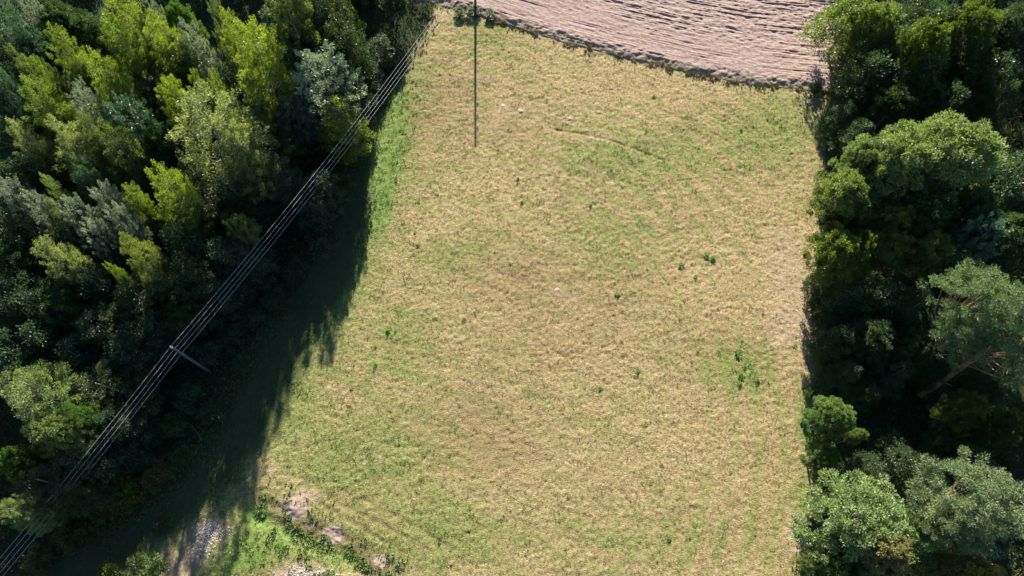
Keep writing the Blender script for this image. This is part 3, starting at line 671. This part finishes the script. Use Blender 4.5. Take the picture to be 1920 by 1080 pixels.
# tall weeds along the bank and the ditch (stuff)
def along(pts, n, wd, off, rng):
    p = np.array(pts); t = rng.uniform(0, len(p)-1.001, n); i = t.astype(int); f = (t-i)[:, None]; q = p[i]*(1-f)+p[i+1]*f
    return q[:, 0]+rng.normal(0, wd, n), q[:, 1]+off+rng.normal(0, wd, n)
wx, wy = along(bank[1:8], 3400, .42, -.65, rng); k = fbm(wx/1.0, wy/1.0, 3) > .50; wx, wy = wx[k], wy[k]
vx, vy = along(ditch, 2000, 1.5, 0, rng); k = fbm(vx/1.3, vy/1.1, 4) > .52; vx, vy = vx[k], vy[k]
ex, ey = along(wood_w[2:13], 2600, .7, 0, rng)
fx_, fy_ = along(wood_e[1:9], 1500, .45, 0, rng)
pw = np.array([[.15, .13, .05], [.26, .20, .10], [.10, .11, .04], [.34, .26, .15]]); pv = np.array([[.13, .20, .05], [.18, .24, .07], [.10, .16, .04]]); pe = np.array([[.10, .13, .035], [.15, .14, .05], [.07, .12, .03]])
gx = np.concatenate([wx, vx, ex, fx_]); gy = np.concatenate([wy, vy, ey, fy_])
gc = np.concatenate([pw[rng.integers(0, 4, len(wx))], pv[rng.integers(0, 3, len(vx))], pe[rng.integers(0, 3, len(ex)+len(fx_))]])
V, F, C = blades(gx, gy, zfield(gx, gy), rng.uniform(.10, .30, len(gx)), rng.uniform(.06, .12, len(gx)), .9, gc, 8, rng)
tag(link('tall_weeds', mesh_np('tall_weeds', V, F, M_tint, attr={'tint': C})), kind='stuff', label='tall dry and green weeds along the bank, the ditch and the wood edges', cat='weeds')

# ---------------------------------------------------------------- single weeds out on the meadow
def weed_mesh(seed):
    r = np.random.default_rng(seed); n = 80
    q = unit(r.normal(size=(n, 3))); q[:, 2] = np.abs(q[:, 2])*.8+.1; Pp = q*r.random((n, 1))*np.array([.22, .22, .26])
    V, F = leaf_cards(Pp, unit(q+r.normal(size=q.shape)*.3), .16*r.uniform(.7, 1.3, n), .07*r.uniform(.7, 1.3, n), r)
    return mesh_np('leaves', V, F, M_leaf, fattr={'leafvar': r.random(n)})
wm = [weed_mesh(i) for i in range(6)]
WEEDS = [(1277,497,1.1,'round bright weed left of the bright pair on the meadow'),(1325,479,1.2,'left weed of the bright pair on the meadow'),(1337,484,1.1,'right weed of the bright pair on the meadow'),(1304,520,.8,'pale weed below the bright pair'),
 (783,460,.9,'lone green weed in the left upper meadow'),(778,438,.7,'faint weed just above the lone weed of the left upper meadow'),(1157,553,.9,'green weed near the middle of the meadow'),(727,620,1.1,'upper left bright weed of the left meadow'),(703,685,1.1,'bright weed nearest the left shadow edge'),
 (741,621,.7,'small weed right of the upper left bright weed'),(658,730,.7,'small weed low beside the left shadow edge'),(1125,728,.9,'green weed below the middle of the meadow'),(1383,662,1.3,'bright weed above the cluster near the right meadow edge'),(1396,689,1.1,'top weed of the cluster near the right meadow edge'),
 (1389,704,1.3,'middle weed of the cluster near the right meadow edge'),(1386,720,1.0,'lowest weed of the cluster near the right meadow edge'),(1195,697,.9,'weed between the middle and the right cluster'),(1275,600,.8,'weed above right of the meadow middle'),(978,380,.8,'weed left in the upper middle meadow'),(1107,386,.8,'weed in the upper middle meadow'),
 (971,336,.8,'green weed below the pole shadow, to its right'),(1226,181,1.0,'green weed under the bank'),(1160,100,.9,'green weed close against the bank'),(1490,650,.9,'weed left of the right meadow-edge shadow'),(1520,654,.9,'weed at the right meadow edge above the shadow'),
 (1420,715,.8,'weed right of the cluster'),(1255,1012,.7,'weed low in the right meadow'),(823,1018,.8,'weed low in the left meadow'),(704,650,.6,'faint weed above the one nearest the left shadow edge'),(1240,872,.6,'faint weed in the lower right meadow'),(870,600,.6,'faint weed left of the meadow middle'),(1390,243,.9,'weed in the mown arcs of the upper right'),(1430,590,.7,'weed in the pale right meadow')]
for i, (x, y, s, lab) in enumerate(WEEDS):
    gx_, gy_ = at(x, y); o = link('weed', wm[i % 6], None, (gx_, gy_, float(zfield(np.array([gx_]), np.array([gy_]))[0])-.02))
    o.scale = (s*rs.uniform(.9, 1.45), s*rs.uniform(.8, 1.2), s*rs.uniform(.7, 1.1)); o.rotation_euler = (0, 0, rs.uniform(0, 6.28)); o.color = (.13, .30, .045, 1) if s > .85 else (.13, .21, .06, 1)
    tag(o, lab, 'weed', 'green weeds scattered over the meadow')

# ---------------------------------------------------------------- power line
def pole(name, base, top_off, hts, label, arm):
    h = 8.8; r = empty(name, (base[0], base[1], 0)); tag(r, label, 'utility pole', 'poles of the power line')
    tx_, ty_ = top_off
    mb = MB(); mb.tube([(0, 0, -.5), (tx_*.5, ty_*.5, h*.5), (tx_, ty_, h)], [.16, .135, .10], 12); mb.build('shaft', M_pole, r)
    mb = MB(); mb.lathe([(.12, 0), (.12, .05), (.03, .10)], (tx_, ty_, h), 10); mb.build('cap', M_metal, r)
    ends = []
    for i, z in enumerate(hts):
        k = z/h; sgn = 1; ax, ay = arm; c = (tx_*k, ty_*k, z)
        e = (c[0]+ax*.34*sgn, c[1]+ay*.34*sgn, z)
        mb = MB(); mb.tube([c, (e[0], e[1], z-.04), (e[0], e[1], z+.04)], .028, 6); b = mb.build('bracket', M_metal, r)
        mb = MB(); mb.lathe([(.04, 0), (.095, .02), (.095, .07), (.05, .10), (.085, .13), (.085, .18), (.035, .22)], (e[0], e[1], z+.03), 12); mb.build('insulator', M_porc, b)
        ends.append(Vector((base[0]+e[0], base[1]+e[1], z+.16)))
    return ends
HT = [8.45, 7.7, 6.95, 6.2]
b1 = at(395, 698); b2 = at(891, 18); b0 = (b1[0]-12.0*2.3, b1[1]-18.9*2.3)
e1 = pole('utility_pole', b1, (0, 0), HT, 'grey utility pole with four white insulators in the shade of the west wood', (-.75, .5))
e2 = pole('utility_pole', b2, (.45, .1), HT, 'utility pole at the top edge whose long thin shadow crosses the meadow', (.85, .3))
e0 = pole('utility_pole', b0, (0, 0), HT, 'utility pole standing beyond the lower left corner of the picture', (-.75, .5))
WL = ['outermost upper left wire of the four, strung above the wood edge', 'second wire from the upper left of the four', 'third wire from the upper left of the four', 'lower right wire of the four, nearest the meadow']
for i in range(4):
    mb = MB(); pts = []
    for (a, b, sg) in ((e0[i], e1[i], 1.3), (e1[i], e2[i], 1.35)):
        for k in range(24 if a is e0[i] else 25):
            t = k/24; p = a.lerp(b, t); p.z -= 4*sg*t*(1-t); pts.append(p)
    mb.tube(pts, .010, 5); tag(mb.build('power_wire', M_wire), WL[i], 'wire', 'wires of the power line')

# ---------------------------------------------------------------- fallen things, stones, bare dirt
def branch(px, py, qx, qy, r, label, mat, z=.5, bend=.5, seed=0):
    rd = random.Random(seed); a = Vector((*at(px, py, z), z)); b = Vector((*at(qx, qy, z), z)); d = b-a; nrm = Vector((-d.y, d.x, 0)).normalized()
    mb = MB(); pts = [a.lerp(b, t/6)+nrm*bend*math.sin(t/6*math.pi)+Vector((0, 0, rd.uniform(-.08, .08))) for t in range(7)]
    mb.tube(pts, [r*(1-.7*t/6) for t in range(7)], 7)
    for t in (2, 3, 4, 5):
        e = pts[t]+(d.normalized()*.8+nrm*rd.choice((-1, 1))*rd.uniform(.5, 1))*rd.uniform(.5, 1.1)+Vector((0, 0, .3)); mb.tube([pts[t], pts[t].lerp(e, .5)+Vector((0, 0, .1)), e], [r*.35, r*.25, .01], 5)
    tag(mb.build('fallen_branch', mat), label, 'branch')
M_dead = plain_mat('dead_wood', (.32, .29, .27), (.48, .45, .42), .85, 5)
branch(378, 826, 338, 785, .035, 'bare grey fallen branch in the shade below the utility pole', M_bark, .5, -.3, 3)
branch(395, 548, 420, 510, .05, 'thin dead branch lying in the brush right of the wires', M_dead, .9, .2, 4)
branch(1728, 742, 1765, 715, .05, 'thin dead branch beside the foot of the orange pine trunk', M_dead, .8, .3, 5)
def fallen_trunk(px, py, za, qx, qy, zb, r, label, mat):
    a = Vector((*at(px, py, za), za)); b = Vector((*at(qx, qy, zb), zb)); mb = MB()
    pts = [a.lerp(b, t/8)+Vector((.06*math.sin(t*1.3), .05*math.cos(t), 0)) for t in range(9)]
    mb.tube(pts, [r*(1-.4*t/8) for t in range(9)], 10); d = (b-a)
    for t, s in ((3, 1), (5, -1), (6, 1)):
        e = pts[t]+Vector((s*.9, -.7, .5)); mb.tube([pts[t], pts[t].lerp(e, .6), e], [r*.2, r*.12, .01], 5)
    return tag(mb.build('leaning_trunk', mat), label, 'tree trunk')
fallen_trunk(1725, 742, 1.0, 1840, 664, 8.0, .34, 'bare orange-brown pine trunk slanting out of the dark hollow', M_pine)
fallen_trunk(1850, 742, .8, 1935, 700, 7.0, .15, 'thin grey trunk slanting at the right edge of the dark hollow', M_bark)
fallen_trunk(1757, 952, 4.0, 1830, 925, 7.0, .10, 'slender red-brown limb reaching out of the lower pine', M_pine)
# rubble
r_ = np.random.default_rng(9); Vs = []; Fs = []; nb_ = 0
def rock(c, s):
    global nb_
    import itertools
    t = (1+5**.5)/2; v = np.array([(-1,t,0),(1,t,0),(-1,-t,0),(1,-t,0),(0,-1,t),(0,1,t),(0,-1,-t),(0,1,-t),(t,0,-1),(t,0,1),(-t,0,-1),(-t,0,1)], float)/1.9
    v = v*r_.uniform(.7, 1.25, (12, 1))*s*np.array([1, 1, .7]); a = r_.uniform(0, 6.28); R = np.array([[math.cos(a), -math.sin(a), 0], [math.sin(a), math.cos(a), 0], [0, 0, 1]])
    f = np.array([(0,11,5),(0,5,1),(0,1,7),(0,7,10),(0,10,11),(1,5,9),(5,11,4),(11,10,2),(10,7,6),(7,1,8),(3,9,4),(3,4,2),(3,2,6),(3,6,8),(3,8,9),(4,9,5),(2,4,11),(6,2,10),(8,6,7),(9,8,1)])
    Vs.append(v@R.T+np.array(c)); Fs.append(f+nb_); nb_ += 12
for (cx_, cy_, sx_, sy_, n_) in ((395, 996, 20, 15, 240), (378, 1032, 22, 12, 110), (575, 1076, 40, 9, 160)):
    for i in range(n_):
        x, y = at(cx_+r_.normal(0, sx_*.75), cy_+r_.normal(0, sy_*.75)); z = float(zfield(np.array([x]), np.array([y]))[0]); rock((x, y, z+.01), r_.uniform(.025, .075))
tag(link('rubble', mesh_np('rubble', np.concatenate(Vs), np.concatenate(Fs), M_stone)), kind='stuff', label='pale stony rubble half in shade at the lower left of the meadow', cat='rubble')
# mole hills / bare dirt heaps
def heap(px, py, rx, hz, label, seed):
    x0, y0 = at(px, py); n = 26; u = np.linspace(-1, 1, n); U, Vv = np.meshgrid(u, u); rr = np.hypot(U, Vv)
    x = x0+U*rx; y = y0+Vv*rx*.9; e = 1+.5*(fbm(x/.5, y/.5, seed)-.5)
    z = height(x, y)+clods(x, y)+np.clip(hz*(1-(rr*e)**2), -.12, 1)*(.6+.8*fbm(x/.22, y/.22, seed+3))
    o = link('dirt_heap', mesh_np('dirt_heap', np.stack([x, y, z], -1), grid_faces(n, n), M_soil, True)); tag(o, label, 'dirt heap', 'pale dirt heaps on the meadow')
for i, t in enumerate([(552, 953, 1.2, .05, 'widest pale dirt heap at the lower left of the meadow'), (622, 1003, 1.0, .05, 'pale dirt heap right of the widest one'), (715, 1053, .75, .07, 'pale dirt heap nearest the bottom edge'),
    (943, 200, .40, .06, 'small pale dirt heap right of the pole shadow'), (976, 208, .36, .06, 'small pinkish dirt heap second from the pole shadow'), (1067, 223, .36, .06, 'small whitish dirt heap left of the curved rut'), (1045, 544, .28, .05, 'small pale dirt heap in the middle of the meadow')]):
    heap(*t, 200+i)
